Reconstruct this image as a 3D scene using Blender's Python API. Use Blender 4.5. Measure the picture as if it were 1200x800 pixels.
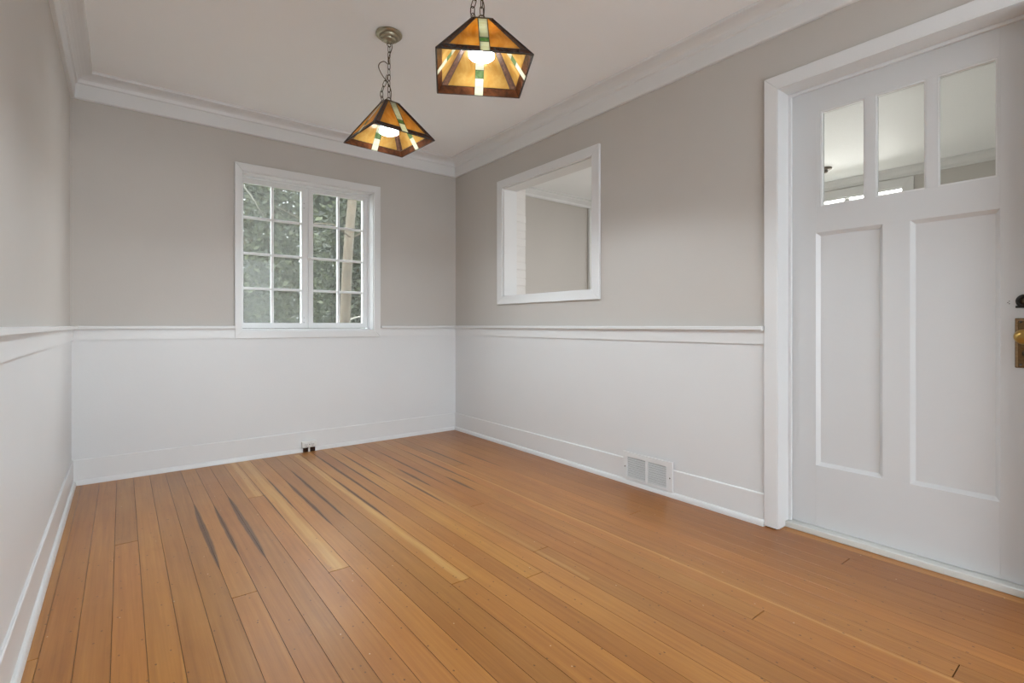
import bpy, bmesh, math, random
from mathutils import Vector, Matrix
random.seed(7)
for o in list(bpy.data.objects): bpy.data.objects.remove(o)
sc = bpy.context.scene; COL = sc.collection

# ------------------------------------------------------------------ camera
EYE = 0.945
FPX = 588.6; YAW = math.radians(37.843); V0 = 381.0
cd = bpy.data.cameras.new('camera'); cam = bpy.data.objects.new('camera', cd); COL.objects.link(cam)
cam.location = (0, 0, EYE); cam.rotation_euler = (math.pi/2, 0, -YAW)
cd.sensor_width = 36; cd.lens = FPX/1200*36; cd.shift_y = -(400-V0)/1200; cd.clip_start = .01
sc.camera = cam
# ------------------------------------------------------------------ view, sky, daylight
vs = sc.view_settings; vs.view_transform = 'Standard'; vs.look = 'None'; vs.gamma = 1; vs.use_curve_mapping = False
vs.exposure = 0.0
SKY = 7.1; NEXT_W = 215; BULB = 460
w = bpy.data.worlds.new('overcast_sky'); sc.world = w; w.use_nodes = True
bg = w.node_tree.nodes['Background']; bg.inputs[0].default_value = (.87, .945, 1, 1); bg.inputs[1].default_value = SKY
def area(name, loc, rot, sx, sy, watts, col):
    l = bpy.data.lights.new(name, 'AREA'); l.shape = 'RECTANGLE'; l.size = sx; l.size_y = sy; l.energy = watts; l.color = col
    o = bpy.data.objects.new(name, l); COL.objects.link(o); o.location = loc; o.rotation_euler = rot; return o
XL, XR, YB, YR, H = -0.2396, 2.4045, 3.9318, -1.30, 2.43
WT = .13                     # partition thickness
XF, YB2 = 5.60, 4.03         # far wall and back wall of the next room
area('daylight_next_room_window', (XF+.65, 1.85, 2.2), (math.radians(58), 0, math.pi/2), 1.6, 1.2, NEXT_W, (1, .985, .96))

# ------------------------------------------------------------------ node helpers
def mat(name):
    m = bpy.data.materials.new(name); m.use_nodes = True; return m, m.node_tree, m.node_tree.nodes['Principled BSDF']
class NT:
    def __init__(s, t): s.t = t
    def n(s, ty, **k):
        x = s.t.nodes.new(ty)
        for a, b in k.items(): setattr(x, a, b)
        return x
    def set(s, sock, v):
        if hasattr(v, 'is_output'): s.t.links.new(v, sock)
        else: sock.default_value = v
    def m(s, op, a, b=None, c=None, clamp=False):
        x = s.n('ShaderNodeMath', operation=op, use_clamp=clamp)
        for i, v in enumerate((a, b, c)):
            if v is not None: s.set(x.inputs[i], v)
        return x.outputs[0]
    def noise(s, vec, scale, detail=3, rough=.5, dist=0):
        x = s.n('ShaderNodeTexNoise'); s.set(x.inputs['Vector'], vec); x.inputs['Scale'].default_value = scale
        x.inputs['Detail'].default_value = detail; x.inputs['Roughness'].default_value = rough; x.inputs['Distortion'].default_value = dist
        return x.outputs['Fac']
    def mapping(s, vec, scale=(1,1,1), loc=(0,0,0)):
        x = s.n('ShaderNodeMapping'); s.set(x.inputs[0], vec); s.set(x.inputs[1], loc); s.set(x.inputs[3], scale); return x.outputs[0]
    def ramp(s, f, stops, interp='LINEAR'):
        x = s.n('ShaderNodeValToRGB'); s.set(x.inputs[0], f); e = x.color_ramp; e.interpolation = interp
        while len(e.elements) > 1: e.elements.remove(e.elements[-1])
        e.elements[0].position = stops[0][0]; e.elements[0].color = (*stops[0][1], 1)
        for p, c in stops[1:]: e.elements.new(p).color = (*c, 1)
        return x.outputs[0]
    def mix(s, f, a, b, blend='MIX'):
        x = s.n('ShaderNodeMix', data_type='RGBA', blend_type=blend); s.set(x.inputs[0], f)
        s.set(x.inputs[6], a if hasattr(a, 'is_output') else (*a, 1)); s.set(x.inputs[7], b if hasattr(b, 'is_output') else (*b, 1))
        return x.outputs[2]
    def bump(s, h, strength, dist):
        x = s.n('ShaderNodeBump'); x.inputs['Strength'].default_value = strength; x.inputs['Distance'].default_value = dist
        s.set(x.inputs['Height'], h); return x.outputs[0]
    def pos(s): return s.n('ShaderNodeNewGeometry').outputs['Position']
def paint(name, col, rough, bump=.15, var=.03, scale=90):
    m, t, b = mat(name); g = NT(t); p = g.pos()
    n = g.noise(p, 2.2, 4)
    c = g.mix(n, tuple(v*(1-var) for v in col), tuple(min(1, v*(1+var)) for v in col))
    g.set(b.inputs['Base Color'], c); b.inputs['Roughness'].default_value = rough
    g.set(b.inputs['Normal'], g.bump(g.noise(p, scale, 3), bump, .002)); return m
def plain(name, col, rough=.5, metal=0, bump=0, scale=60, var=.0):
    m, t, b = mat(name); g = NT(t); p = g.pos()
    n = g.noise(p, scale, 3)
    g.set(b.inputs['Base Color'], g.mix(n, tuple(v*(1-var) for v in col), tuple(min(1, v*(1+var)) for v in col)))
    b.inputs['Roughness'].default_value = rough; b.inputs['Metallic'].default_value = metal
    if bump: g.set(b.inputs['Normal'], g.bump(n, bump, .003))
    return m
M = {}
M['wall_gray'] = paint('greige_wall_paint', (.555, .522, .487), .55)
M['white_wall'] = paint('white_wainscot_paint', (.735, .74, .745), .42)
M['white_trim'] = paint('white_gloss_trim_paint', (.755, .757, .758), .32, bump=.10, scale=40, var=.02)
M['ceiling'] = paint('white_ceiling_paint', (.945, .955, .965), .7, bump=.1)
M['door_paint'] = paint('white_door_paint', (.655, .66, .665), .36, bump=.16, scale=45, var=.025)
M['brick'] = paint('white_painted_brick', (.76, .74, .72), .6, bump=.6, scale=60)
M['mortar'] = paint('white_painted_mortar', (.74, .72, .70), .7, bump=.5, scale=90)
M['grille'] = plain('grey_enamel_grille', (.66, .66, .66), .45)
M['duct_dark'] = plain('dark_duct', (.05, .05, .05), .8)
M['screw'] = plain('dull_screw_metal', (.15, .14, .13), .4, .8)
M['plastic'] = plain('white_outlet_plastic', (.78, .77, .74), .35)
M['slot'] = plain('dark_slot', (.03, .025, .02), .6)
M['bronze'] = plain('antique_bronze', (.085, .06, .035), .42, .75, bump=.2, var=.4)
M['canopy'] = plain('antique_brass', (.36, .32, .23), .30, .8, bump=.08, var=.25, scale=30)
M['brass'] = plain('aged_brass_knob', (.42, .26, .075), .28, .9, var=.25, scale=25)
M['brass_plate'] = plain('tarnished_brass_plate', (.16, .095, .04), .5, .7, bump=.5, var=.6, scale=120)
M['plate_edge'] = plain('worn_brass_edge', (.33, .22, .12), .5, .6, bump=.4, var=.5, scale=150)
M['black_iron'] = plain('black_iron', (.025, .024, .022), .42, .6, bump=.3, var=.4)
M['came'] = plain('dark_lead_came', (.04, .03, .025), .45, .7, bump=.2, var=.4, scale=150)
M['bounce_floor'] = paint('pale_bounce_floor', (.62, .58, .52), .95, bump=.8, scale=200, var=.06)  # unseen floor surface, chosen pale to bounce light upward
M['subfloor'] = plain('dark_subfloor', (.05, .03, .015), .9)
M['threshold'] = paint('worn_white_threshold', (.66, .66, .63), .6, bump=.8, scale=55, var=.12)
M['bark'] = plain('tan_bark', (.105, .08, .055), .9, bump=1, scale=9, var=.6)
M['grey_bark'] = plain('grey_bark', (.22, .20, .17), .9, bump=1, scale=14, var=.35)
M['soil'] = plain('garden_soil', (.11, .10, .06), .95, bump=.5, scale=4, var=.4)

# floor: seams are real gaps; colour, grain, stains and wear here
PITCH, SX0 = .0812, -.187
STAINS = {6:(2.22,3.14,0.0120), 7:(2.30,3.06,0.0097), 8:(2.22,3.16,0.0128), 10:(2.54,3.21,0.0054), 11:(2.69,3.41,0.0072), 12:(2.38,3.28,0.0108),
          13:(2.41,3.49,0.0099), 15:(2.27,3.18,0.0090), 16:(2.49,3.83,0.0099), 17:(2.61,3.69,0.0081), 18:(2.88,3.69,0.0090), 19:(2.33,2.90,0.0090),
          20:(2.62,3.09,0.0108), 21:(2.53,3.65,0.0090), 22:(2.39,2.75,0.0108), 23:(2.46,3.55,0.0090), 25:(2.79,3.56,0.0090), 27:(2.67,3.25,0.0072)}
def wood():
    m, t, b = mat('varnished_fir_planks'); g = NT(t)
    geo = g.n('ShaderNodeNewGeometry'); p = geo.outputs['Position']
    oi = g.n('ShaderNodeObjectInfo')
    sep = g.n('ShaderNodeSeparateXYZ'); g.set(sep.inputs[0], p); X, Y = sep.outputs[0], sep.outputs[1]
    off = g.n('ShaderNodeCombineXYZ'); g.set(off.inputs[0], g.m('MULTIPLY', oi.outputs['Random'], 37)); g.set(off.inputs[1], g.m('MULTIPLY', oi.outputs['Random'], 91))
    va = g.n('ShaderNodeVectorMath', operation='ADD'); g.set(va.inputs[0], p); g.set(va.inputs[1], off.outputs[0]); q = va.outputs[0]
    grain = g.noise(g.mapping(q, (70, 1.6, 1)), 1.0, 6, .62, .4)
    fine = g.noise(g.mapping(q, (420, 9, 1)), 1.0, 3, .6)
    blotch = g.noise(g.mapping(q, (7, 1.7, 1)), 1.0, 4, .6)
    cloud = g.noise(p, 1.4, 3, .5)
    base = g.ramp(grain, [(.20, (.38, .15, .036)), (.45, (.52, .225, .058)), (.55, (.56, .25, .068)), (.80, (.66, .33, .10))])
    base = g.mix(g.m('MULTIPLY', fine, .30), base, (.36, .145, .04))
    base = g.mix(g.m('MULTIPLY', g.m('SUBTRACT', blotch, .42, clamp=True), 1.5, clamp=True), base, (.35, .135, .036))
    base = g.mix(g.m('MULTIPLY', g.m('SUBTRACT', cloud, .45, clamp=True), 1.0, clamp=True), base, (.62, .33, .10))
    kn = g.m('MULTIPLY', g.m('SUBTRACT', g.noise(g.mapping(q, (9, 3.5, 1)), 1.0, 5, .6, .8), .60, clamp=True), 3.2, clamp=True)
    base = g.mix(g.m('MULTIPLY', kn, .55), base, (.24, .085, .022))
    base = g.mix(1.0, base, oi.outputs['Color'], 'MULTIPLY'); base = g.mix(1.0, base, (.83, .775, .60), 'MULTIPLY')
    # pale sapwood streaks
    wv = g.m('MULTIPLY', g.m('SUBTRACT', g.noise(g.mapping(p, (2, 2.2, 1)), 1.0, 3), .5), .022)
    for a0, a1, b0, b1, amt in ((1.742, 1.758, -2, 3.35, .75), (.985, 1.026, 1.582, 3.85, .65), (.580, .618, 3.05, 3.95, .6), (.648, .690, 1.947, 3.95, .45), (1.36, 1.385, 1.3, 3.5, .35), (2.42, 2.432, -2, 1.2, .6)):
        xx = g.m('ADD', X, wv)
        mk = g.m('MULTIPLY', g.m('DIVIDE', g.m('SUBTRACT', xx, a0), .008, clamp=True), g.m('DIVIDE', g.m('SUBTRACT', a1, xx), .008, clamp=True))
        mk = g.m('MULTIPLY', mk, g.m('MULTIPLY', g.m('GREATER_THAN', Y, b0), g.m('LESS_THAN', Y, b1)))
        base = g.mix(g.m('MULTIPLY', mk, g.m('MULTIPLY', g.noise(g.mapping(p, (60, 3, 1)), 1.0, 4), amt*1.35), clamp=True), base, (.70, .44, .16))
    # nearest seam
    k = g.m('ROUND', g.m('DIVIDE', g.m('SUBTRACT', X, SX0), PITCH))
    sx = g.m('ADD', g.m('MULTIPLY', k, PITCH), SX0)
    wob = g.m('MULTIPLY', g.m('SUBTRACT', g.noise(g.mapping(p, (3, 4, 1)), 1.0, 3), .5), .006)
    d = g.m('ABSOLUTE', g.m('ADD', g.m('SUBTRACT', X, sx), wob))
    stops = [(0, (0, 0, 0))]
    for n in range(0, 33):
        if n in STAINS: a, c, wd = STAINS[n]; stops.append(((n+.5)/40, (a/5, c/5, wd*20)))
        elif (n-1) in STAINS: stops.append(((n+.5)/40, (0, 0, 0)))
    lut = g.ramp(g.m('DIVIDE', g.m('ADD', k, 1.0), 40), stops, 'CONSTANT')
    s3 = g.n('ShaderNodeSeparateColor'); g.set(s3.inputs[0], lut)
    y0 = g.m('MULTIPLY', s3.outputs[0], 5); y1 = g.m('MULTIPLY', s3.outputs[1], 5); wd = g.m('DIVIDE', s3.outputs[2], 20)
    tt = g.m('DIVIDE', g.m('SUBTRACT', Y, y0), g.m('MAXIMUM', g.m('SUBTRACT', y1, y0), .01), clamp=True)
    env = g.m('SQRT', g.m('MULTIPLY', g.m('MULTIPLY', tt, g.m('SUBTRACT', 1.0, tt)), 4))
    brk = g.m('ADD', g.m('MULTIPLY', g.noise(g.mapping(p, (20, 5, 1)), 1.0, 4), 0.8), .60)
    lim = g.m('MULTIPLY', g.m('MULTIPLY', g.m('MULTIPLY', wd, 1.25), env), brk)
    st = g.m('DIVIDE', g.m('SUBTRACT', lim, d), .006, clamp=True)
    base = g.mix(g.m('MULTIPLY', st, .85), base, (.075, .027, .007))
    # dirt packed along the joints
    dj = g.m('ABSOLUTE', g.m('SUBTRACT', X, sx))
    jn = g.noise(g.mapping(p, (9, 2.5, 1)), 1.0, 4)
    jd = g.m('MULTIPLY', g.m('DIVIDE', g.m('SUBTRACT', .0022, dj), .0018, clamp=True), g.m('MULTIPLY', jn, 1.0), clamp=True)
    base = g.mix(jd, base, (.13, .06, .022))
    # specks: nail holes, chips, paint drops
    def specks(scale, thr, col, b0, amount):
        v = g.n('ShaderNodeTexVoronoi', voronoi_dimensions='2D'); g.set(v.inputs['Vector'], g.mapping(p, (1, .7, 1))); v.inputs['Scale'].default_value = scale
        sel = g.n('ShaderNodeSeparateColor'); g.set(sel.inputs[0], v.outputs['Color'])
        mk = g.m('MULTIPLY', g.m('LESS_THAN', v.outputs['Distance'], thr), g.m('GREATER_THAN', sel.outputs[0], amount))
        return g.mix(g.m('MULTIPLY', mk, .8), b0, col)
    base = specks(11, .028, (.10, .045, .018), base, .45)
    base = specks(17, .045, (.16, .07, .028), base, .75)
    base = specks(7, .013, (.66, .54, .40), base, .70)
    # scuffed varnish: pale hazy rubs
    sc_ = g.m('MULTIPLY', g.m('SUBTRACT', g.noise(g.mapping(p, (5, 3, 1)), 1.0, 6, .7), .60, clamp=True), 2.0, clamp=True)
    base = g.mix(g.m('MULTIPLY', sc_, .35), base, (.60, .37, .18))
    g.set(b.inputs['Base Color'], base)
    g.set(b.inputs['Roughness'], g.m('ADD', .27, g.m('MULTIPLY', g.noise(p, 3, 2, .5), .10)))
    b.inputs['Specular IOR Level'].default_value = .55
    h = g.m('ADD', g.m('MULTIPLY', grain, .5), g.m('MULTIPLY', g.noise(g.mapping(p, (11, 8, 1)), 1.0, 1), 1.2))
    g.set(b.inputs['Normal'], g.bump(h, .10, .002))
    return m
M['wood'] = wood()

def glass_mat(name, dirt, tint=(.95, .96, .95), spec=.5):
    m = bpy.data.materials.new(name); m.use_nodes = True; t = m.node_tree; g = NT(t)
    t.nodes.remove(t.nodes['Principled BSDF']); out = t.nodes['Material Output']
    p = g.pos()
    tr = g.n('ShaderNodeBsdfTransparent'); tr.inputs[0].default_value = (*tint, 1)
    gl = g.n('ShaderNodeBsdfGlossy'); gl.inputs[0].default_value = (1, 1, 1, 1); gl.inputs['Roughness'].default_value = .02
    g.set(gl.inputs['Normal'], g.bump(g.noise(p, 6, 2), .12, .01))
    lwn = g.n('ShaderNodeLayerWeight'); lwn.inputs[0].default_value = .5; fr = g.m('ADD', .010, g.m('MULTIPLY', g.m('POWER', lwn.outputs['Facing'], 5), .5))
    mx = g.n('ShaderNodeMixShader'); g.set(mx.inputs[0], fr); t.links.new(tr.outputs[0], mx.inputs[1]); t.links.new(gl.outputs[0], mx.inputs[2])
    df = g.n('ShaderNodeBsdfTranslucent'); df.inputs[0].default_value = (.72, .72, .66, 1)
    dd = g.n('ShaderNodeBsdfDiffuse'); dd.inputs[0].default_value = (.62, .62, .57, 1)
    md = g.n('ShaderNodeMixShader'); md.inputs[0].default_value = .4; t.links.new(df.outputs[0], md.inputs[1]); t.links.new(dd.outputs[0], md.inputs[2])
    n = g.m('ADD', .25, g.m('ADD', g.m('MULTIPLY', g.noise(p, 7, 5, .65), .25), g.m('MULTIPLY', g.noise(p, 120, 2, .6), .45)))
    f = g.m('MULTIPLY', n, dirt, clamp=True)
    m2 = g.n('ShaderNodeMixShader'); g.set(m2.inputs[0], f); t.links.new(mx.outputs[0], m2.inputs[1]); t.links.new(md.outputs[0], m2.inputs[2])
    t.links.new(m2.outputs[0], out.inputs[0]); return m
M['window_glass'] = glass_mat('dusty_window_glass', .07)
M['window_glass_hazy'] = glass_mat('hazy_window_glass', .12)
M['door_glass'] = glass_mat('old_door_glass', .10)

def art_glass(name, c1, c2, stretch, trans=.68, rough=.18, bump=.25, bscale=60):
    m = bpy.data.materials.new(name); m.use_nodes = True; t = m.node_tree; g = NT(t)
    b = t.nodes['Principled BSDF']; out = t.nodes['Material Output']
    tc = g.n('ShaderNodeTexCoord').outputs['Object']
    n = g.noise(g.mapping(tc, stretch), 1.0, 4, .6, .6)
    c = g.ramp(n, [(.32, c1), (.68, c2)])
    g.set(b.inputs['Base Color'], c); b.inputs['Roughness'].default_value = rough
    bp = g.bump(g.noise(tc, bscale, 3), bump, .002); g.set(b.inputs['Normal'], bp)
    tl = g.n('ShaderNodeBsdfTranslucent'); g.set(tl.inputs[0], c)
    mx = g.n('ShaderNodeMixShader'); mx.inputs[0].default_value = trans
    t.links.new(b.outputs[0], mx.inputs[1]); t.links.new(tl.outputs[0], mx.inputs[2]); t.links.new(mx.outputs[0], out.inputs[0]); return m
M['amber'] = art_glass('amber_streaky_glass', (.31, .145, .022), (.47, .285, .085), (16, 16, 4))
M['cream'] = art_glass('cream_opalescent_glass', (.40, .37, .25), (.47, .455, .35), (10, 10, 60))
M['green'] = art_glass('green_glass', (.075, .12, .035), (.17, .23, .11), (40, 40, 40), .75)
M['brown'] = art_glass('brown_rippled_glass', (.018, .007, .004), (.085, .026, .009), (25, 25, 25), .45, .15, .8, 90)
M['ridge'] = art_glass('dark_seedy_glass', (.035, .018, .014), (.13, .06, .035), (120, 120, 120), .30, .12, 1.0, 220)

def emis(name, col, s):
    m = bpy.data.materials.new(name); m.use_nodes = True; t = m.node_tree
    b = t.nodes['Principled BSDF']; b.inputs['Base Color'].default_value = (.9, .9, .88, 1)
    b.inputs['Emission Color'].default_value = (*col, 1); b.inputs['Emission Strength'].default_value = s; return m
M['bulb'] = emis('lit_frosted_bulb_face', (.83, .935, 1), BULB)
M['bulb_neck'] = emis('lit_bulb_body', (.83, .935, 1), BULB*.03)

def leaf_mat(name, c1, c2):
    m = bpy.data.materials.new(name); m.use_nodes = True; t = m.node_tree; g = NT(t)
    b = t.nodes['Principled BSDF']; out = t.nodes['Material Output']
    r = g.n('ShaderNodeNewGeometry').outputs['Random Per Island']
    c = g.ramp(r, [(0, c1), (.8, c2), (1, tuple(min(1, v*1.9) for v in c2))])
    g.set(b.inputs['Base Color'], c); b.inputs['Roughness'].default_value = .5
    tl = g.n('ShaderNodeBsdfTranslucent'); g.set(tl.inputs[0], c)
    mx = g.n('ShaderNodeMixShader'); mx.inputs[0].default_value = .35
    t.links.new(b.outputs[0], mx.inputs[1]); t.links.new(tl.outputs[0], mx.inputs[2]); t.links.new(mx.outputs[0], out.inputs[0]); return m
M['leaf_dark'] = leaf_mat('dark_evergreen_leaves', (.020, .025, .016), (.085, .095, .05))
M['leaf_olive'] = leaf_mat('olive_leaves', (.05, .06, .03), (.17, .19, .085))

# ------------------------------------------------------------------ object helpers
def wloc(o):
    v = Vector(o.location)
    while o.parent: o = o.parent; v += Vector(o.location)
    return v
def mesh_obj(name, bm, m, parent=None, origin=None, smooth=False):
    """bm in the parent's frame shifted to world coordinates; the origin goes to the base of the mesh"""
    if origin is None:
        xs = [v.co for v in bm.verts]
        origin = Vector(((min(c.x for c in xs)+max(c.x for c in xs))/2, (min(c.y for c in xs)+max(c.y for c in xs))/2, min(c.z for c in xs)))
    origin = Vector(origin)
    for v in bm.verts: v.co -= origin
    bmesh.ops.recalc_face_normals(bm, faces=bm.faces[:])
    me = bpy.data.meshes.new(name); bm.to_mesh(me); bm.free()
    me.materials.append(m)
    if smooth:
        for f in me.polygons: f.use_smooth = True
    o = bpy.data.objects.new(name, me); COL.objects.link(o)
    o.location = origin - (wloc(parent) if parent else Vector())
    if parent: o.parent = parent
    return o
def tag(o, label, cat, group=None, kind=None):
    o['label'] = label; o['category'] = cat
    if group: o['group'] = group
    if kind: o['kind'] = kind
    return o
def empty(name, loc, rz=0):
    o = bpy.data.objects.new(name, None); COL.objects.link(o); o.location = loc; o.rotation_euler = (0, 0, rz); o.empty_display_size = .1; return o
def add_box(bm, lo, hi):
    vs = [bm.verts.new((x, y, z)) for x in (lo[0], hi[0]) for y in (lo[1], hi[1]) for z in (lo[2], hi[2])]
    for f in ((0,1,3,2), (4,6,7,5), (0,4,5,1), (2,3,7,6), (0,2,6,4), (1,5,7,3)): bm.faces.new([vs[i] for i in f])
def box(name, lo, hi, m, parent=None, bevel=0, seg=2):
    bm = bmesh.new(); add_box(bm, lo, hi)
    if bevel: bmesh.ops.bevel(bm, geom=bm.edges[:], offset=bevel, segments=seg, affect='EDGES', profile=.5)
    return mesh_obj(name, bm, m, parent)
def add_tube(bm, pts, rad, n=8, closed=False):
    pts = [Vector(p) for p in pts]; rings = []
    N = len(pts); prev = None
    for i, p in enumerate(pts):
        a = pts[(i-1) % N] if (closed or i > 0) else p
        b = pts[(i+1) % N] if (closed or i < N-1) else p
        t = (b-a).normalized()
        if prev is None: u = t.orthogonal().normalized()
        else: u = (prev - t*prev.dot(t)).normalized()
        prev = u; v = t.cross(u); r = rad[i] if isinstance(rad, (list, tuple)) else rad
        rings.append([bm.verts.new(p + (u*math.cos(2*math.pi*k/n) + v*math.sin(2*math.pi*k/n))*r) for k in range(n)])
    for i in range(N if closed else N-1):
        A, B = rings[i], rings[(i+1) % N]
        for k in range(n): bm.faces.new((A[k], A[(k+1) % n], B[(k+1) % n], B[k]))
    if not closed:
        bm.faces.new(rings[0][::-1]); bm.faces.new(rings[-1])
def add_lathe(bm, prof, n=28, axis='z', c=(0, 0, 0)):
    c = Vector(c); rings = []
    for r, h in prof:
        ring = []
        for k in range(n):
            a = 2*math.pi*k/n
            if axis == 'z': q = Vector((r*math.cos(a), r*math.sin(a), h))
            elif axis == 'x': q = Vector((h, r*math.cos(a), r*math.sin(a)))
            else: q = Vector((r*math.cos(a), h, r*math.sin(a)))
            ring.append(bm.verts.new(c+q))
        rings.append(ring)
    for A, B in zip(rings, rings[1:]):
        for k in range(n): bm.faces.new((A[k], A[(k+1) % n], B[(k+1) % n], B[k]))
    bm.faces.new(rings[0]); bm.faces.new(rings[-1])
def lathe(name, prof, m, parent, n=28, axis='z', c=(0, 0, 0), smooth=True):
    bm = bmesh.new(); add_lathe(bm, prof, n, axis, c); return mesh_obj(name, bm, m, parent, smooth=smooth)
def wall_x(name, x0, x1, ya, yb, za, zb, holes, m):
    """slab normal to X with rectangular holes (y0,y1,z0,z1)"""
    ys = sorted({ya, yb, *[h[0] for h in holes], *[h[1] for h in holes]}); zs = sorted({za, zb, *[h[2] for h in holes], *[h[3] for h in holes]})
    bm = bmesh.new()
    def hole(y, z): return any(h[0] < y < h[1] and h[2] < z < h[3] for h in holes) or not (ya < y < yb and za < z < zb)
    for i in range(len(ys)-1):
        for j in range(len(zs)-1):
            yc, zc = (ys[i]+ys[i+1])/2, (zs[j]+zs[j+1])/2
            if hole(yc, zc): continue
            q = lambda x: [bm.verts.new((x, ys[i], zs[j])), bm.verts.new((x, ys[i+1], zs[j])), bm.verts.new((x, ys[i+1], zs[j+1])), bm.verts.new((x, ys[i], zs[j+1]))]
            A, B = q(x0), q(x1); bm.faces.new(A[::-1]); bm.faces.new(B)
            for e, (dy, dz) in enumerate(((0, -1), (1, 0), (0, 1), (-1, 0))):
                yy = yc if dy == 0 else (ys[i+1]+1e-4 if dy > 0 else ys[i]-1e-4); zz = zc if dz == 0 else (zs[j+1]+1e-4 if dz > 0 else zs[j]-1e-4)
                if hole(yy, zz): bm.faces.new((A[e], A[(e+1) % 4], B[(e+1) % 4], B[e]))
    bmesh.ops.remove_doubles(bm, verts=bm.verts[:], dist=1e-5)
    return bm
def wall_y(name, y0, y1, xa, xb, za, zb, holes, m):
    bm = wall_x(name, y0, y1, xa, xb, za, zb, holes, m)
    for v in bm.verts: v.co = Vector((v.co.y, v.co.x, v.co.z))
    return bm
def sweep(name, prof, side, a, b, m, parent=None, mitre=(True, True), smooth=False):
    """profile (offset from wall, z), run along a wall between a and b; mitred ends follow the offset"""
    bm = bmesh.new(); R = []
    for end, mt, sg in ((a, mitre[0], 1), (b, mitre[1], -1)):
        ring = []
        for o, z in prof:
            s = end + (sg*o if mt else 0)
            ring.append(bm.verts.new({'left': (XL+o, s, z), 'right': (XR-o, s, z), 'back': (s, YB-o, z), 'rear': (s, YR+o, z)}[side]))
        R.append(ring)
    n = len(prof)
    for k in range(n): bm.faces.new((R[0][k], R[0][(k+1) % n], R[1][(k+1) % n], R[1][k]))
    bm.faces.new(R[0]); bm.faces.new(R[1][::-1])
    return mesh_obj(name, bm, m, parent)

# ------------------------------------------------------------------ openings (metres, from the photo)
DY0, DY1, DZ = .232, 1.078, 2.036              # door opening in wall_right
PY0, PY1, PZ0, PZ1 = 2.238, 3.205, 1.175, 2.034    # pass-through
WX0, WX1, WZ0, WZ1 = .661, 1.622, .905, 2.024      # window in wall_back
ST = 'structure'
# walls
def wall(name, bm, m, label): return tag(mesh_obj(name, bm, m), label, 'wall', kind=ST)
wl = wall('wall_left', wall_x('', XL-.12, XL, YR-.14, YB, 0, H, [], None), M['wall_gray'], 'plain greige wall above white wainscot, without window or door')
wb = wall('wall_back', wall_y('', YB, YB+.16, XL-.12, XR+WT, 0, H, [(WX0, WX1, WZ0, WZ1)], None), M['wall_gray'], 'greige wall around the paned window, white below the chair rail')
wr = wall('wall_right', wall_x('', XR, XR+WT, YR, YB, 0, H, [(PY0, PY1, PZ0, PZ1), (DY0, DY1, -1, DZ)], None), M['wall_gray'], 'greige wall with the framed pass-through opening and the door')
wre = wall('wall_rear', wall_y('', YR-.14, YR, XL, XR+WT, 0, H, [(.05, 2.11, .06, 2.1)], None), M['wall_gray'], 'greige wall with a wide opening added for daylight, facing the paned window')  # rear opening made up to let daylight in
RAILZ = .87
T = .005
box('wainscot', (XL, YR, 0), (XL+T, YB, RAILZ), M['white_wall'], wl)
bm = wall_y('', YB-T, YB, XL+T, XR-T, 0, RAILZ, [], None); mesh_obj('wainscot', bm, M['white_wall'], wb)
bm = wall_x('', XR-T, XR, YR, YB, 0, RAILZ, [(DY0-.06, DY1+.06, -1, 2)], None); mesh_obj('wainscot', bm, M['white_wall'], wr)
bm = wall_y('', YR, YR+T, XL+T, XR-T, 0, RAILZ, [(-.01, 2.17, 0-1, 2)], None); mesh_obj('wainscot', bm, M['white_wall'], wre)
# next room
wall('wall_next_room_back', wall_y('', YB2, YB2+.12, XR+WT, XF, 0, H, [], None), M['wall_gray'], 'greige wall of the next room seen through the framed opening')
wall('wall_next_room_far', wall_x('', XF, XF+.12, YR-.14, YB2+.12, 0, H, [(1.42, 2.35, .8, 2.2)], None), M['wall_gray'], 'greige wall with a window in the next room beyond the door')
wall('wall_next_room_rear', wall_y('', YR-.14, YR, XR+WT, XF, 0, H, [], None), M['wall_gray'], 'plain greige wall closing the next room')
tag(box('ceiling_sky_block', (-1.6, YR-1.9, 2.3), (3.8, YR-.14, 2.42), M['white_trim']), 'unseen white slab added outside the rear glazing to block the sky', 'added sky blocker', kind=ST)  # unseen roof added to keep sky out of the rear opening
tag(box('floor_bounce_deck', (-2.5, YR-6, -.2), (4.8, YR-.14, -.08), M['white_trim']), 'unseen pale deck added outside the rear glazing to bounce daylight', 'added light reflector', kind=ST)  # unseen pale deck added to bounce daylight up to the ceiling
tag(box('ceiling_next_room', (XR+WT, YR, 2.372), (XF, YB2, H), M['ceiling']), 'white ceiling of the next room seen through the door panes', 'ceiling', kind=ST)
tag(box('ceiling', (XL-.12, YR-.14, H), (XF+.12, YB2+.12, H+.08), M['ceiling']), 'smooth white painted ceiling above both rooms', 'ceiling', kind=ST)

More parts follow.
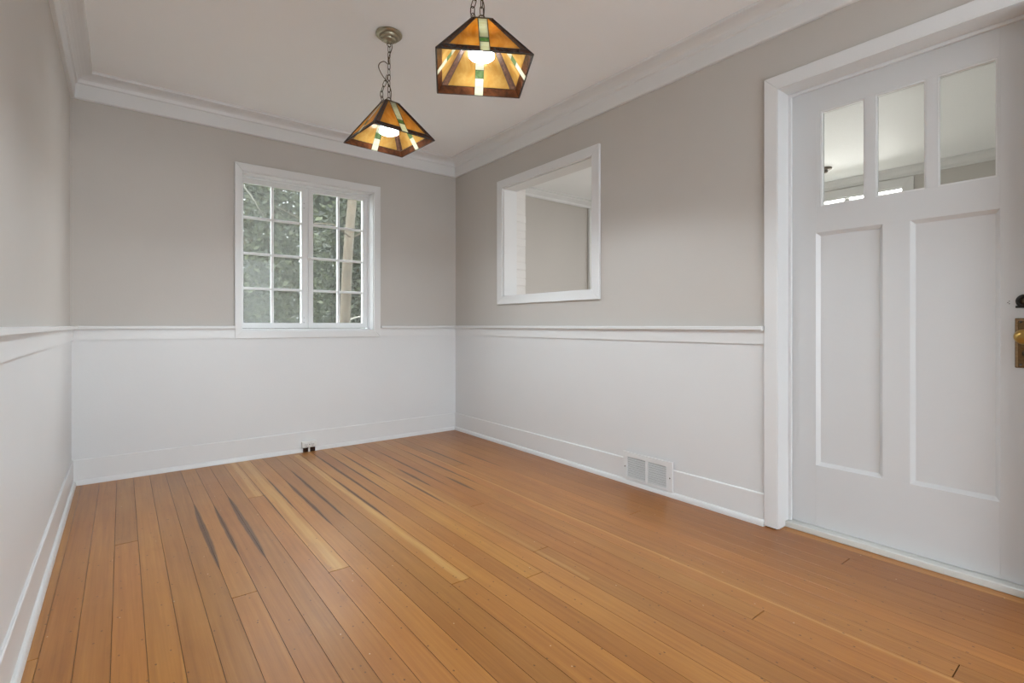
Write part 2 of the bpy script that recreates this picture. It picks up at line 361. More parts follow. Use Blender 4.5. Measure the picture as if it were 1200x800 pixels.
# ------------------------------------------------------------------ floor with planks
fl = tag(box('floor', (XL-.12, YR-.14, -.08), (XR+WT, YB+.0, -.0205), M['subfloor']), 'orange brown varnished fir plank floor with dark stains near the window', 'floor', kind=ST)
tag(box('floor_next_room', (XR+WT, YR-.14, -.08), (XF+.12, YB2+.12, -.001), M['bounce_floor']), 'floor of the next room beyond the door, made pale to bounce light', 'floor', kind=ST)  # surface made pale to brighten the soffit and ceiling by bounce
def plank_mesh(x0, x1, y0, y1):
    bm = bmesh.new(); g_, b_ = .0003, .0006
    rings = []
    for dx, z in ((g_, -.02), (g_, -b_), (g_+b_, 0)):
        rings.append([bm.verts.new(c) for c in ((x0+dx, y0+dx+.001, z), (x1-dx, y0+dx+.001, z), (x1-dx, y1-dx-.001, z), (x0+dx, y1-dx-.001, z))])
    for A, B in zip(rings, rings[1:]):
        for k in range(4): bm.faces.new((A[k], A[(k+1) % 4], B[(k+1) % 4], B[k]))
    bm.faces.new(rings[-1]); bm.faces.new(rings[0][::-1]); return bm
JOINTS = {-1:[1.952, .2], 0:[.6], 1:[-.3], 6:[1.968], 9:[3.05, .9], 10:[1.947], 14:[1.582], 22:[.802], 24:[.34, 2.9], 30:[.769], 18:[.15], 17:[1.45], 2:[2.75, .3], 12:[.45], 27:[1.62], 20:[2.2], 5:[-.4]}
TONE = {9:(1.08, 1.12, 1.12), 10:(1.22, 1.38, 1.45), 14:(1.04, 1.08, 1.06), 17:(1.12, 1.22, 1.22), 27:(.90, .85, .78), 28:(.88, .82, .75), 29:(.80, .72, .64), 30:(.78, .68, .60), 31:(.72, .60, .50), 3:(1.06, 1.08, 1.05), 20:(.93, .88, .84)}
for n in range(-1, 33):
    x0 = max(SX0+n*PITCH, XL); x1 = min(SX0+(n+1)*PITCH, XR+.125)
    if n == 32: x1 = XR+.125
    if x1-x0 < .01: continue
    ylo, yhi = YR, YB
    cuts = sorted(JOINTS.get(n, [random.uniform(-.9, 3.4) if random.random() < .25 else -.8]))
    ys = [ylo]+cuts+[yhi]
    if n >= 32: ys = [DY0-.02, DY1+.02]
    for i, (a, b) in enumerate(zip(ys, ys[1:])):
        o = mesh_obj('plank', plank_mesh(x0, x1, a, b), M['wood'], fl)
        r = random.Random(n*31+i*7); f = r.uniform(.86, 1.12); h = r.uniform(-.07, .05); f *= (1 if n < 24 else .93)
        t = (f*(1-h*.3), f*(1+h*.5), f*(1+h))
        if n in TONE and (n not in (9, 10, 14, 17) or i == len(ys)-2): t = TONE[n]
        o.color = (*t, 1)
# narrow pale sapwood strips that show as planks' light edges are separate thin boards between two planks
# ------------------------------------------------------------------ baseboards
BP = [(0, .028), (.014, .028), (.014, .146), (.011, .150), (0, .150)]
QP = [(0, 0)]+[(.014+.014*math.cos(a)**.8 if a < 1.57 else .014, .028*math.sin(a)) for a in [i*math.pi/2/5 for i in range(6)]]+[(0, .028)]
def base(side, segs, label):
    root = empty('baseboard_'+side, {'left': (XL, 1.3, 0), 'back': (1.08, YB, 0), 'right': (XR, 2.5, 0), 'rear': (1.08, YR, 0)}[side])
    tag(root, label, 'baseboard', kind=ST)
    for a, b, mt in segs:
        sweep('board', BP, side, a, b, M['white_trim'], root, mt); sweep('quarter_round', QP, side, a, b, M['white_trim'], root, mt)
base('left', [(YR, YB, (True, True))], 'white baseboard with quarter round along the plain wall')
base('back', [(XL, XR, (True, True))], 'white baseboard with quarter round below the paned window')
base('right', [(DY1+.060, YB, (False, True)), (YR, DY0-.06, (True, False))], 'white baseboard with quarter round beside the door and floor register')
base('rear', [(XL, -.012, (True, False)), (2.172, XR, (False, True))], 'white baseboard with quarter round beside the added rear glazing')
# ------------------------------------------------------------------ chair rails
CB = [(0, .856), (.014, .856), (.014, .921), (0, .921)]
CC = [(0, .921), (.034, .921), (.037, .924), (.037, .938), (.034, .941), (0, .941)]
def rail(nm, side, segs, label, loc):
    root = tag(empty(nm, loc), label, 'chair rail', kind=ST)
    for a, b, mt, ca, cb in segs:
        sweep('rail_board', CB, side, a, b, M['white_trim'], root, mt)
        sweep('rail_cap', CC, side, ca, cb, M['white_trim'], root, mt)
CW0, CW1, CWZ0, CWZ1 = .617, 1.677, .852, 2.078     # window casing
rail('trim_1', 'left', [(YR, YB, (True, True), YR, YB)], 'white chair rail along the plain wall', (XL, 1.3, .856))
rail('trim_2', 'back', [(XL, CW0, (True, False), XL, CW0), (CW1, XR, (False, True), CW1, XR)], 'white chair rail on both sides of the paned window', (1.08, YB, .856))
rail('trim_3', 'right', [(DY1+.060, YB, (False, True), DY1+.064, YB), (YR, DY0-.06, (True, False), YR, DY0-.06)], 'white chair rail ending at the door casing', (XR, 2.5, .856))
# ------------------------------------------------------------------ crown mouldings
CR = [(0, 2.285), (.016, 2.285), (.020, 2.290), (.026, 2.368), (.034, 2.374), (.036, 2.384)] + \
     [(.036+.062*(1-math.cos(a)), 2.384+.030*math.sin(a)) for a in (.3, .6, .9, 1.2, 1.57)] + [(.104, 2.416), (.106, 2.43), (0, 2.43)]
for i, (s, a, b, lab) in enumerate((('left', YR, YB, 'white crown moulding along the plain wall'), ('back', XL, XR, 'white crown moulding above the paned window'),
        ('right', YR, YB, 'white crown moulding above the framed opening and the door'), ('rear', XL, XR, 'white crown moulding above the added rear glazing'))):
    tag(sweep('trim_%d' % (4+i), CR, s, a, b, M['white_trim']), lab, 'crown moulding', kind=ST)
CR2 = [(0, 2.288), (.012, 2.288), (.018, 2.296), (.020, 2.315), (.045, 2.345), (.050, 2.358), (.062, 2.362), (.062, 2.372), (0, 2.372)]
def crown_next(nm, pts_fn, label):
    bm = bmesh.new(); R = [[bm.verts.new(pts_fn(e, o, z)) for o, z in CR2] for e in (0, 1)]; n = len(CR2)
    for k in range(n): bm.faces.new((R[0][k], R[0][(k+1) % n], R[1][(k+1) % n], R[1][k]))
    bm.faces.new(R[0]); bm.faces.new(R[1][::-1]); tag(mesh_obj(nm, bm, M['white_trim']), label, 'crown moulding', kind=ST)
crown_next('trim_8', lambda e, o, z: ((XR+WT+.2, XF-o)[e], YB2-o, z+.0), 'white crown moulding of the next room seen through the framed opening')
crown_next('trim_9', lambda e, o, z: (XF-o, (YR+o, YB2-o)[e], z), 'white crown moulding of the next room seen through the door panes')
tag(box('trim_10', (4.235, YB2-.03, 0), (4.36, YB2, 2.285), M['white_trim'], bevel=.004), 'tall white board on the next room wall seen through the framed opening', 'trim', kind=ST)

# ------------------------------------------------------------------ paned window
def frame_y(bm_name, x0, x1, z0, z1, wd, y0, y1, m, parent, bevel=.002, names=('casing',)*4):
    """mitred picture frame in a plane normal to Y, inner edge x0..x1 z0..z1, width wd; each board its own part"""
    I = [(x0, z0), (x1, z0), (x1, z1), (x0, z1)]; O = [(x0-wd[0], z0-wd[1]), (x1+wd[2], z0-wd[1]), (x1+wd[2], z1+wd[3]), (x0-wd[0], z1+wd[3])]
    for k in range(4):
        a, b, c, d = O[k], O[(k+1) % 4], I[(k+1) % 4], I[k]; bm = bmesh.new()
        A = [bm.verts.new((p[0], y0, p[1])) for p in (a, b, c, d)]; B = [bm.verts.new((p[0], y1, p[1])) for p in (a, b, c, d)]
        bm.faces.new(A[::-1]); bm.faces.new(B)
        for e in range(4): bm.faces.new((A[e], A[(e+1) % 4], B[(e+1) % 4], B[e]))
        if bevel: bmesh.ops.bevel(bm, geom=bm.edges[:], offset=bevel, segments=1, affect='EDGES')
        mesh_obj(names[k], bm, m, parent)
def frame_x(y0, y1, z0, z1, wd, x0, x1, m, parent, bevel=.002, skip=(), name='casing'):
    I = [(y0, z0), (y1, z0), (y1, z1), (y0, z1)]; O = [(y0-wd, z0-wd), (y1+wd, z0-wd), (y1+wd, z1+wd), (y0-wd, z1+wd)]
    for k in range(4):
        if k in skip: continue
        a, b, c, d = O[k], O[(k+1) % 4], I[(k+1) % 4], I[k]
        if 0 in skip:   # no bottom board: side boards run square to the floor
            fix = lambda p: (p[0], z0) if p[1] < z0 else p
            a, b, c, d = map(fix, (a, b, c, d))
        bm = bmesh.new()
        A = [bm.verts.new((x0, *p)) for p in (a, b, c, d)]; B = [bm.verts.new((x1, *p)) for p in (a, b, c, d)]
        bm.faces.new(A[::-1]); bm.faces.new(B)
        for e in range(4): bm.faces.new((A[e], A[(e+1) % 4], B[(e+1) % 4], B[e]))
        if bevel: bmesh.ops.bevel(bm, geom=bm.edges[:], offset=bevel, segments=1, affect='EDGES')
        mesh_obj(name, bm, m, parent)
W = tag(empty('window_1', ((WX0+WX1)/2, YB, CWZ0)), 'white twin casement window with eight small panes in each sash', 'window', kind=ST)
frame_y('', WX0, WX1, WZ0, WZ1, (WX0-CW0, WZ0-CWZ0, CW1-WX1, CWZ1-WZ1), YB-.017, YB-.0005, M['white_trim'], W)
SY = YB+.09; JT = .014
for lo, hi in (((WX0, YB, WZ0), (WX0+JT-.008, YB+.16, WZ1)), ((WX1-JT+.008, YB, WZ0), (WX1, YB+.16, WZ1)), ((WX0+.006, YB, WZ1-.006), (WX1-.006, YB+.16, WZ1)), ((WX0+.006, YB, WZ0), (WX1-.006, YB+.16, WZ0+.006))):
    box('jamb_board', lo, hi, M['white_trim'], W)
# stops behind which the sashes close
for lo, hi in (((WX0+.006, SY-.014, WZ1-.018), (WX1-.006, SY-.001, WZ1-.006)), ((WX0+.006, SY-.016, WZ0+.006), (WX1-.006, SY-.001, WZ0+.016)), ((WX1-.016, SY-.014, WZ0+.016), (WX1-.006, SY-.001, WZ1-.018))):
    box('stop_bead', lo, hi, M['white_trim'], W, .001, 1)
def sash(x0, x1, g0, g1, z0, z1, gz0, gz1, mx, mz, glass, out):
    bm = bmesh.new(); y0, y1 = SY, SY+.036
    for lo, hi in (((x0, y0, z0), (g0, y1, z1)), ((g1, y0, z0), (x1, y1, z1)), ((g0, y0, z0), (g1, y1, gz0)), ((g0, y0, gz1), (g1, y1, z1))):
        add_box(bm, lo, hi)
    s = mesh_obj('sash', bm, M['white_trim'], W)
    box('muntin', (mx-.009, y0+.003, gz0), (mx+.009, y1-.004, gz1), M['white_trim'], s, .003, 1)
    xs = [(g0, mx-.009), (mx+.009, g1)]
    for a, b in xs:
        for z in mz: box('muntin', (a, y0+.003, z-.009), (b, y1-.004, z+.009), M['white_trim'], s, .003, 1)
    zs = [gz0]+mz+[gz1]
    for (a, b) in xs:
        for k in range(4): box('pane', (a+.0005, y0+.018, zs[k]+(.009 if k else .0005)), (b-.0005, y0+.0205, zs[k+1]-(.009 if k < 3 else .0005)), glass, s)
    return s
MZ = [1.2115, 1.464, 1.723]
sash(WX0+.008, 1.1335, .688, 1.085, .924, 2.004, .963, 1.970, .8815, MZ, M['window_glass_hazy'], 0)
sash(1.1365, WX1-.008, 1.172, 1.567, .924, 2.004, .964, 1.972, 1.3695, MZ, M['window_glass'], 0)
for z in (1.86, .985):     # butt hinges on the meeting stile
    h = box('hinge', (1.094, SY-.004, z-.03), (1.112, SY-.0005, z+.03), M['white_trim'], W, .001, 1)
    for dz in (-.018, .018): lathe('screw', [(.003, SY-.0055), (.003, SY-.003)], M['screw'], h, 8, 'y', (1.103, 0, z+dz))
la = box('latch', (1.128, SY-.012, 1.452), (1.160, SY-.0005, 1.478), M['white_trim'], W, .003)
bm = bmesh.new(); add_tube(bm, [(1.144, SY-.012, 1.466), (1.144, SY-.026, 1.466), (1.150, SY-.034, 1.458), (1.162, SY-.036, 1.440)], [.005, .005, .005, .004], 8); mesh_obj('latch_handle', bm, M['white_trim'], la, smooth=True)
# unseen rear glazing added for daylight, and next-room window (light the rooms)
W2 = tag(empty('window_added', (1.08, YR, .06)), 'unseen wide tall glazing added for daylight, facing the paned window', 'window', kind=ST)
frame_y('', .05, 2.11, .06, 2.1, (.06,)*4, YR+.0005, YR+.018, M['white_trim'], W2)
for x in (.05, .555, 1.06, 1.565, 2.07): box('mullion', (x, YR-.09, .06), (x+.04, YR-.05, 2.1), M['white_trim'], W2)
W3 = tag(empty('window_3', (XF, 1.88, .8)), 'bright window of the next room seen through the door panes', 'window', kind=ST)
frame_x(1.42, 2.35, .8, 2.2, .08, XF-.02, XF-.0005, M['white_trim'], W3)
box('mullion', (XF+.04, 1.865, .8), (XF+.08, 1.905, 2.2), M['white_trim'], W3)
for lo, hi in (((XF, 1.42, .8), (XF+.12, 1.432, 2.2)), ((XF, 2.338, .8), (XF+.12, 2.35, 2.2)), ((XF, 1.432, 2.188), (XF+.12, 2.338, 2.2))): box('jamb_board', lo, hi, M['white_trim'], W3)
# ------------------------------------------------------------------ framed pass-through opening
P = tag(empty('trim_11', (XR, (PY0+PY1)/2, 1.117)), 'white mitred frame around the pass-through opening in the greige wall', 'opening frame', kind=ST)
frame_x(PY0, PY1, PZ0, PZ1, .064, XR-.02, XR-.0005, M['white_trim'], P)
for lo, hi in (((XR, PY0, PZ0), (XR+WT, PY0+.005, PZ1)), ((XR, PY1-.005, PZ0), (XR+WT, PY1, PZ1)), ((XR, PY0+.005, PZ1-.005), (XR+WT, PY1-.005, PZ1)), ((XR, PY0+.005, PZ0), (XR+WT, PY1-.005, PZ0+.005))):
    box('jamb_board', lo, hi, M['white_trim'], P)
# painted brick chimney in the next room, behind the partition
bx0, bx1, by0, by1 = XR+WT+.004, 2.712, 3.30, YB2
ch = tag(box('brick_chimney', (bx0+.004, by0+.003, 0), (bx1-.0025, by1-.001, 2.3715), M['mortar']), 'white painted brick chimney just beyond the framed opening', 'chimney')
def shared(name, me, parent, loc):
    o = bpy.data.objects.new(name, me); COL.objects.link(o); o.parent = parent; o.location = Vector(loc)-wloc(parent); return o
def brick_mesh(l, d, h, seed):
    bm = bmesh.new(); add_box(bm, (0, 0, 0), (d, l, h)); bmesh.ops.bevel(bm, geom=bm.edges[:], offset=.003, segments=1, affect='EDGES')
    r = random.Random(seed)
    for v in bm.verts: v.co += Vector((r.uniform(-.0015, .0015), r.uniform(-.0015, .0015), r.uniform(-.0012, .0012)))
    me = bpy.data.meshes.new('brick'); bm.to_mesh(me); bm.free(); me.materials.append(M['brick']); return me
BH, JN = .058, .009
full = [brick_mesh(.20, bx1-bx0, BH, s) for s in range(5)]; half = [brick_mesh(.0955, bx1-bx0, BH, s+9) for s in range(3)]
z = .004; row = 0
while z+BH < 2.372:
    y = by0
    if row % 2: shared('brick', half[row % 3], ch, (bx0+random.uniform(-.001, .002), y+random.uniform(0, .003), z)); y += .1045
    i = 0
    while y+.20 < by1: shared('brick', full[(row*3+i) % 5], ch, (bx0+random.uniform(-.001, .002), y+(random.uniform(0, .003)), z)); y += .209; i += 1
    if y+.0955 < by1: shared('brick', half[(row+1) % 3], ch, (bx0, y, z))
    z += BH+JN; row += 1

# ------------------------------------------------------------------ door
XD = XR+.100; DT = .042; K = 1.0042
D = tag(empty('door_1', (XR, (DY0+DY1)/2, 0)), 'white panelled door with three glass panes along its top', 'door', kind=ST)
frame_x(DY0, DY1, .004, DZ, .060, XR-.02, XR-.0005, M['white_trim'], D, skip=(0,))
for lo, hi in (((XR-.018, DY1-.0005, .006), (XR+WT, DY1+.012, DZ)), ((XR-.018, DY0-.012, .006), (XR+WT, DY0+.0005, DZ)), ((XR-.018, DY0, DZ-.0005), (XR+WT, DY1, DZ+.012))): pass
box('jamb_board', (XR-.019, DY1-.003, .006), (XR+WT, DY1, DZ), M['white_trim'], D)
box('jamb_board', (XR-.019, DY0, .006), (XR+WT, DY0+.003, DZ), M['white_trim'], D)
box('jamb_board', (XR-.019, DY0+.003, DZ-.004), (XR+WT, DY1-.003, DZ), M['white_trim'], D)
for lo, hi in (((XD-.014, DY1-.016, .026), (XD-.001, DY1-.003, DZ-.004)), ((XD-.014, DY0+.003, .026), (XD-.001, DY0+.016, DZ-.004)), ((XD-.014, DY0+.016, DZ-.017), (XD-.001, DY1-.016, DZ-.004))):
    box('stop_bead', lo, hi, M['white_trim'], D, .0015, 1)
th = box('threshold', (XR+.055, DY0, 0), (XR+WT, DY1, .0275), M['threshold'], D, .003, 1); th['label'] = 'worn white painted threshold strip'
LY0, LY1, LZ0, LZ1 = DY0+.006, DY1-.005, .029, 2.029
pl = [(.706, .960), (.351, .6125)]; PZa, PZb = .307, 1.366
gl = [(.770, .941), (.5645, .732), (.3585, .5265)]; GZa, GZb = 1.487, 1.912
X1 = XD+DT
def dbox(n, y0, y1, z0, z1): return box(n, (XD, y0, z0), (X1, y1, z1), M['door_paint'], D, .0006, 1)
dbox('stile', .960, LY1, LZ0, LZ1); dbox('stile', LY0, .351, LZ0, LZ1)
dbox('top_rail', .351, .960, GZb+.004, LZ1); dbox('lock_rail', .351, .960, PZb, GZa-.004); dbox('bottom_rail', .351, .960, LZ0, PZa)
dbox('panel_mullion', .6125, .706, PZa, PZb)
gys = [.351]+[v for g_ in reversed(gl) for v in g_]+[.960]
for i in range(0, len(gys), 2): dbox('glazing_bar', gys[i], gys[i+1], GZa-.004, GZb+.004)
for y0, y1 in pl:      # recessed flat panel with sloping edge
    bm = bmesh.new(); e, dp = .014, .016
    R = [[bm.verts.new((x, *q)) for q in ((y0+i, PZa+i), (y1-i, PZa+i), (y1-i, PZb-i), (y0+i, PZb-i))] for x, i in ((XD+.001, .0), (XD+dp, e), (XD+dp, e))][:2]
    for k in range(4): bm.faces.new((R[0][k], R[0][(k+1) % 4], R[1][(k+1) % 4], R[1][k]))
    bm.faces.new(R[1])
    B = [bm.verts.new((X1-.004, *q)) for q in ((y0, PZa), (y1, PZa), (y1, PZb), (y0, PZb))]
    bm.faces.new(B[::-1])
    for k in range(4): bm.faces.new((R[0][k], R[0][(k+1) % 4], B[(k+1) % 4], B[k]))
    mesh_obj('panel', bm, M['door_paint'], D)
for y0, y1 in gl:
    pn = box('pane', (XD+.018, y0-.002, GZa-.002), (XD+.021, y1+.002, GZb+.002), M['door_glass'], D)
    for lo, hi in (((XD+.002, y0, GZa-.004), (XD+.018, y0+.005, GZb+.004)), ((XD+.002, y1-.005, GZa-.004), (XD+.018, y1, GZb+.004)), ((XD+.002, y0+.005, GZa-.004), (XD+.018, y1-.005, GZa+.003)), ((XD+.002, y0+.005, GZb-.003), (XD+.018, y1-.005, GZb+.004))):
        box('glazing_bead', lo, hi, M['white_trim'], pn, .001, 1)
# lock plate, oval knob, keyhole cover, rim-lock escutcheon
lp = box('lock_plate', (XD-.005, .250, .795), (XD-.0002, .3125, .970), M['brass_plate'], D, .0025); lp['label'] = 'tarnished brass lock plate'
box('plate_border', (XD-.0065, .3045, .798), (XD-.005, .3105, .967), M['plate_edge'], lp, .0005, 1)
box('plate_border', (XD-.0065, .2535, .961), (XD-.005, .3045, .967), M['plate_edge'], lp, .0005, 1)
kb = lathe('knob_neck', [(.016, -.006), (.015, -.012), (.009, -.016), (.009, -.040)], M['brass'], lp, 20, 'x', (XD, .284, .905))
bm = bmesh.new(); prof = [(.003, -.066), (.013, -.0645), (.021, -.060), (.0262, -.053), (.0268, -.049), (.024, -.044), (.016, -.040), (.006, -.0385)]
add_lathe(bm, prof, 24, 'x', (XD, .284, .905))
for v in bm.verts: v.co.y = .284+(v.co.y-.284)*1.0; v.co.z = .905+(v.co.z-.905)*1.0
kn = mesh_obj('knob', bm, M['brass'], lp, smooth=True); kn['label'] = 'worn brass knob'
lathe('keyhole_cover', [(.002, -.010), (.010, -.009), (.014, -.005)], M['bronze'], lp, 18, 'x', (XD, .281, .846))
for z in (.806, .957): lathe('screw', [(.004, -.0072), (.004, -.004)], M['screw'], lp, 10, 'x', (XD, .298, z))
es = lathe('escutcheon', [(.0245, -.0002), (.0245, -.006), (.020, -.010), (.0135, -.010), (.0125, -.004)], M['black_iron'], D, 28, 'x', (XD, .2865, 1.030)); es['label'] = 'black iron keyhole escutcheon'
box('escutcheon_foot', (XD-.006, .262, 1.006), (XD-.0003, .311, 1.014), M['black_iron'], es, .001, 1)
lathe('lock_cylinder', [(.0125, -.0002), (.0125, -.006), (.004, -.0065)], M['bronze'], es, 20, 'x', (XD, .2865, 1.030))
for y, z in ((.331, 1.026), (.327, 1.031), (.327, 1.022)): lathe('screw_hole', [(.0016, -.0006), (.0016, .0)], M['slot'], D, 8, 'x', (XD, y, z))

# ------------------------------------------------------------------ floor register in the baseboard
V = tag(empty('heating_register', (XR, 1.80, .03)), 'white two section heating register set in the baseboard', 'vent')
vy0, vy1, vz0, vz1, vx = 1.632, 1.973, .030, .192, XR-.026
frame_x(1.672, 1.944, .043, .1645, .0, vx, vx+.003, M['white_trim'], V) if False else None
bm = wall_x('', vx, XR-.0145, vy0, vy1, vz0, vz1, [(1.672, 1.797, .043, .165), (1.812, 1.944, .043, .165)], None)
mesh_obj('frame', bm, M['white_trim'], V)
for y0, y1 in ((1.672, 1.797), (1.812, 1.944)):
    bm = bmesh.new(); nS = 10
    for k in range(nS):       # fine louvres, too small to tell apart
        z = .046+(.118)*k/(nS-1)*.985; zz = .0055
        vsx = [bm.verts.new(c) for c in ((vx+.002, y0, z-.0015), (vx+.002, y1, z-.0015), (vx+.010, y1, z+zz), (vx+.010, y0, z+zz), (vx+.002, y0, z+.0010), (vx+.002, y1, z+.0010), (vx+.010, y1, z+zz+.0025), (vx+.010, y0, z+zz+.0025))]
        for f in ((0,1,2,3), (7,6,5,4), (0,4,5,1), (3,2,6,7), (0,3,7,4), (1,5,6,2)): bm.faces.new([vsx[i] for i in f])
    o = mesh_obj('louvre_grille', bm, M['grille'], V); o['kind'] = 'stuff'
bm = bmesh.new(); add_box(bm, (vx+.0105, 1.668, .040), (vx+.0112, 1.948, .168)); mesh_obj('backing', bm, M['duct_dark'], V)
for y in (1.648, 1.959): lathe('screw', [(.004, vx-.0015), (.004, vx+.001)], M['screw'], V, 10, 'x', (0, y, .104))

# ------------------------------------------------------------------ surface outlet at the foot of the back wall
O_ = tag(empty('wall_outlet', (1.105, YB-.02, 0)), 'small white surface mounted double outlet on the baseboard under the window', 'outlet')
oy = YB-.014
box('mounting_plate', (1.066, oy-.016, .0285), (1.150, oy-.0005, .034), M['slot'], O_)
box('cover', (1.054, oy-.030, .034), (1.160, oy-.0005, .079), M['plastic'], O_, .004)
for x in (1.083, 1.131):
    rc = lathe('receptacle', [(.0155, oy-.0330), (.0165, oy-.0325), (.0165, oy-.0295)], M['plastic'], O_, 20, 'y', (x, 0, .0565))
    for dx in (-.006, .006): box('slot', (x+dx-.001, oy-.0336, .054), (x+dx+.001, oy-.0328, .063), M['slot'], rc)
    lathe('ground_hole', [(.0022, oy-.0336), (.0022, oy-.0328)], M['slot'], rc, 10, 'y', (x, 0, .0485))
lathe('screw', [(.003, oy-.0325), (.003, oy-.029)], M['screw'], O_, 8, 'y', (1.107, 0, .0565))
box('wire_channel', (1.100, oy-.024, 0), (1.112, oy-.016, .034), M['plastic'], O_, .001, 1)
box('dark_recess_sheet', (1.064, oy-.015, 0), (1.152, oy-.0145+.0, .0285), M['brown'], O_)  # thin dark sheet stands in for the dark recess under the cover

# ------------------------------------------------------------------ pendant lamps
def lamp(loc, rz, bz, label):
    L = tag(empty('pendant_lamp', loc, 0), label, 'pendant lamp', 'stained glass pendant lamps')
    ox, oy_, ob = loc; A = .333/2; C = .036; HT = .192       # half side at bottom, half side of the cap, height
    wp = lambda x, y, z: Vector((ox+x, oy_+y, ob+z))
    ang = [k*math.pi/2 for k in range(4)]
    cw = .0165         # half width of the centre strip
    def side_pt(k, s, t, off=0):
        """s along the side (metres from centre), t 0 at the rim, 1 at the cap, on face k"""
        hw = A+(C-A)*t; p = Vector((s, -hw-off, HT*t)); p.rotate(Matrix.Rotation(ang[k], 3, 'Z')); return wp(*p)
    def piece(name, k, quad, m, th=.0035):
        bm = bmesh.new(); nrm = Vector((0, -HT, (A-C))).normalized(); nrm = Vector((0, -HT, -(C-A))).normalized()
        nrm.rotate(Matrix.Rotation(ang[k], 3, 'Z'))
        Q = [side_pt(k, s, t) for s, t in quad]
        a = [bm.verts.new(q) for q in Q]; b = [bm.verts.new(q-nrm*th) for q in Q]
        bm.faces.new(a); bm.faces.new(b[::-1]); n = len(Q)
        for e in range(n): bm.faces.new((a[e], a[(e+1) % n], b[(e+1) % n], b[e]))
        return mesh_obj(name, bm, m, L)
    hw = lambda t: A+(C-A)*t
    tb, rw, gp = .125, .024, .0012     # rim border top, ridge strip width along s, came half gap
    t1, t2 = .275, .395                 # green square
    for k in range(4):
        for sg in (-1, 1):
            f = lambda pts: [(sg*s, t) for s, t in (pts if sg > 0 else pts[::-1])]
            piece('rim_glass', k, f([(cw+gp, .006), (hw(.006)-.001, .006), (hw(tb)-.001, tb), (cw+gp, tb)]), M['brown'])
            piece('ridge_glass', k, f([(hw(tb)-rw, tb+.01), (hw(tb)-.001, tb+.01), (C-.001, .985), (C-.012, .985)]), M['ridge'])
            piece('amber_glass', k, f([(cw+gp, tb+.01), (hw(tb)-rw-.002, tb+.01), (C-.0135, .985), (cw*.95+gp, .985)] if C-.0135 > cw+gp+.002 else
                                      [(cw+gp, tb+.01), (hw(tb)-rw-.002, tb+.01), (C-.013, .985), (cw*.9+gp, .985)]), M['amber'])
        piece('cream_glass', k, [(-cw, .004), (cw, .004), (cw, t1-.008), (-cw, t1-.008)], M['cream'])
        piece('green_glass', k, [(-cw, t1), (cw, t1), (cw, t2), (-cw, t2)], M['green'])
        piece('cream_glass', k, [(-cw, t2+.008), (cw, t2+.008), (cw*.95, .985), (-cw*.95, .985)], M['cream'])
        bm = bmesh.new(); r = .0017; ms = lambda s, t: side_pt(k, s, t, -.001)
        for a, b in (((-cw-gp/2, 0), (-cw-gp/2, 1)), ((cw+gp/2, 0), (cw+gp/2, 1)), ((-cw, t1-.004), (cw, t1-.004)), ((-cw, t2+.004), (cw, t2+.004)),
                     ((-hw(tb), tb+.005), (-cw, tb+.005)), ((cw, tb+.005), (hw(tb), tb+.005)),
                     ((-hw(tb)+rw+.001, tb+.005), (-C+.0125, 1)), ((hw(tb)-rw-.001, tb+.005), (C-.0125, 1))):
            add_tube(bm, [ms(*a), ms(*b)], r, 6)
        add_tube(bm, [side_pt(k, -A, 0), side_pt(k, A, 0)], .0026, 6); add_tube(bm, [side_pt(k, A, 0), side_pt(k, C, 1)], .0028, 6)
        mesh_obj('lead_came', bm, M['came'], L)
    # cap, socket, bulb
    bm = bmesh.new(); R = []
    for s, z in ((C+.004, HT-.004), (C+.004, HT), (C-.006, HT+.007), (.012, HT+.012)):
        R.append([bm.verts.new(wp(s*a, s*b, z)) for a, b in ((-1, -1), (1, -1), (1, 1), (-1, 1))])
    for a, b in zip(R, R[1:]):
        for e in range(4): bm.faces.new((a[e], a[(e+1) % 4], b[(e+1) % 4], b[e]))
    bm.faces.new(R[-1]); bm.faces.new(R[0][::-1]); cap = mesh_obj('top_cap', bm, M['bronze'], L)
    bm = bmesh.new(); add_tube(bm, [wp(.012*math.cos(a), 0, HT+.020+.012*math.sin(a)) for a in [2*math.pi*i/14 for i in range(14)]], .0022, 6, True); mesh_obj('cap_loop', bm, M['bronze'], cap, smooth=True)
    lathe('socket', [(.008, HT-.004), (.020, HT-.008), (.021, HT-.055), (.017, HT-.060)], M['bronze'], L, 20, c=(ox, oy_, ob))
    bb = lathe('bulb', [(.0135, HT-.058), (.0145, .118), (.030, .088), (.0445, .066), (.0475, bz+.010), (.046, bz+.004)], M['bulb_neck'], L, 28, c=(ox, oy_, ob)); bb['label'] = 'white reflector bulb'
    lathe('bulb_face', [(.0465, bz+.006), (.0462, bz+.002), (.040, bz-.001), (.028, bz-.0035), (.014, bz-.005), (.002, bz-.0055)], M['bulb'], bb, 28, c=(ox, oy_, ob))
    # canopy and chain
    zt = H-ob
    cn = lathe('canopy', [(.063, zt-.0005), (.066, zt-.005), (.066, zt-.010), (.060, zt-.016), (.051, zt-.018), (.049, zt-.023), (.046, zt-.028), (.035, zt-.031), (.032, zt-.037), (.026, zt-.041), (.012, zt-.044), (.008, zt-.050)], M['canopy'], L, 40, c=(ox, oy_, ob), smooth=False)
    for a in (.6, 2.9, 4.6): lathe('canopy_screw', [(.0035, zt-.0325), (.0035, zt-.0285)], M['bronze'], cn, 10, c=(ox+.038*math.cos(a), oy_+.038*math.sin(a), ob))
    bm = bmesh.new(); add_tube(bm, [wp(.010*math.cos(a), 0, zt-.058+.010*math.sin(a)) for a in [2*math.pi*i/12 for i in range(12)]], .002, 6, True); mesh_obj('canopy_loop', bm, M['bronze'], cn, smooth=True)
    lb = bmesh.new(); pts = []
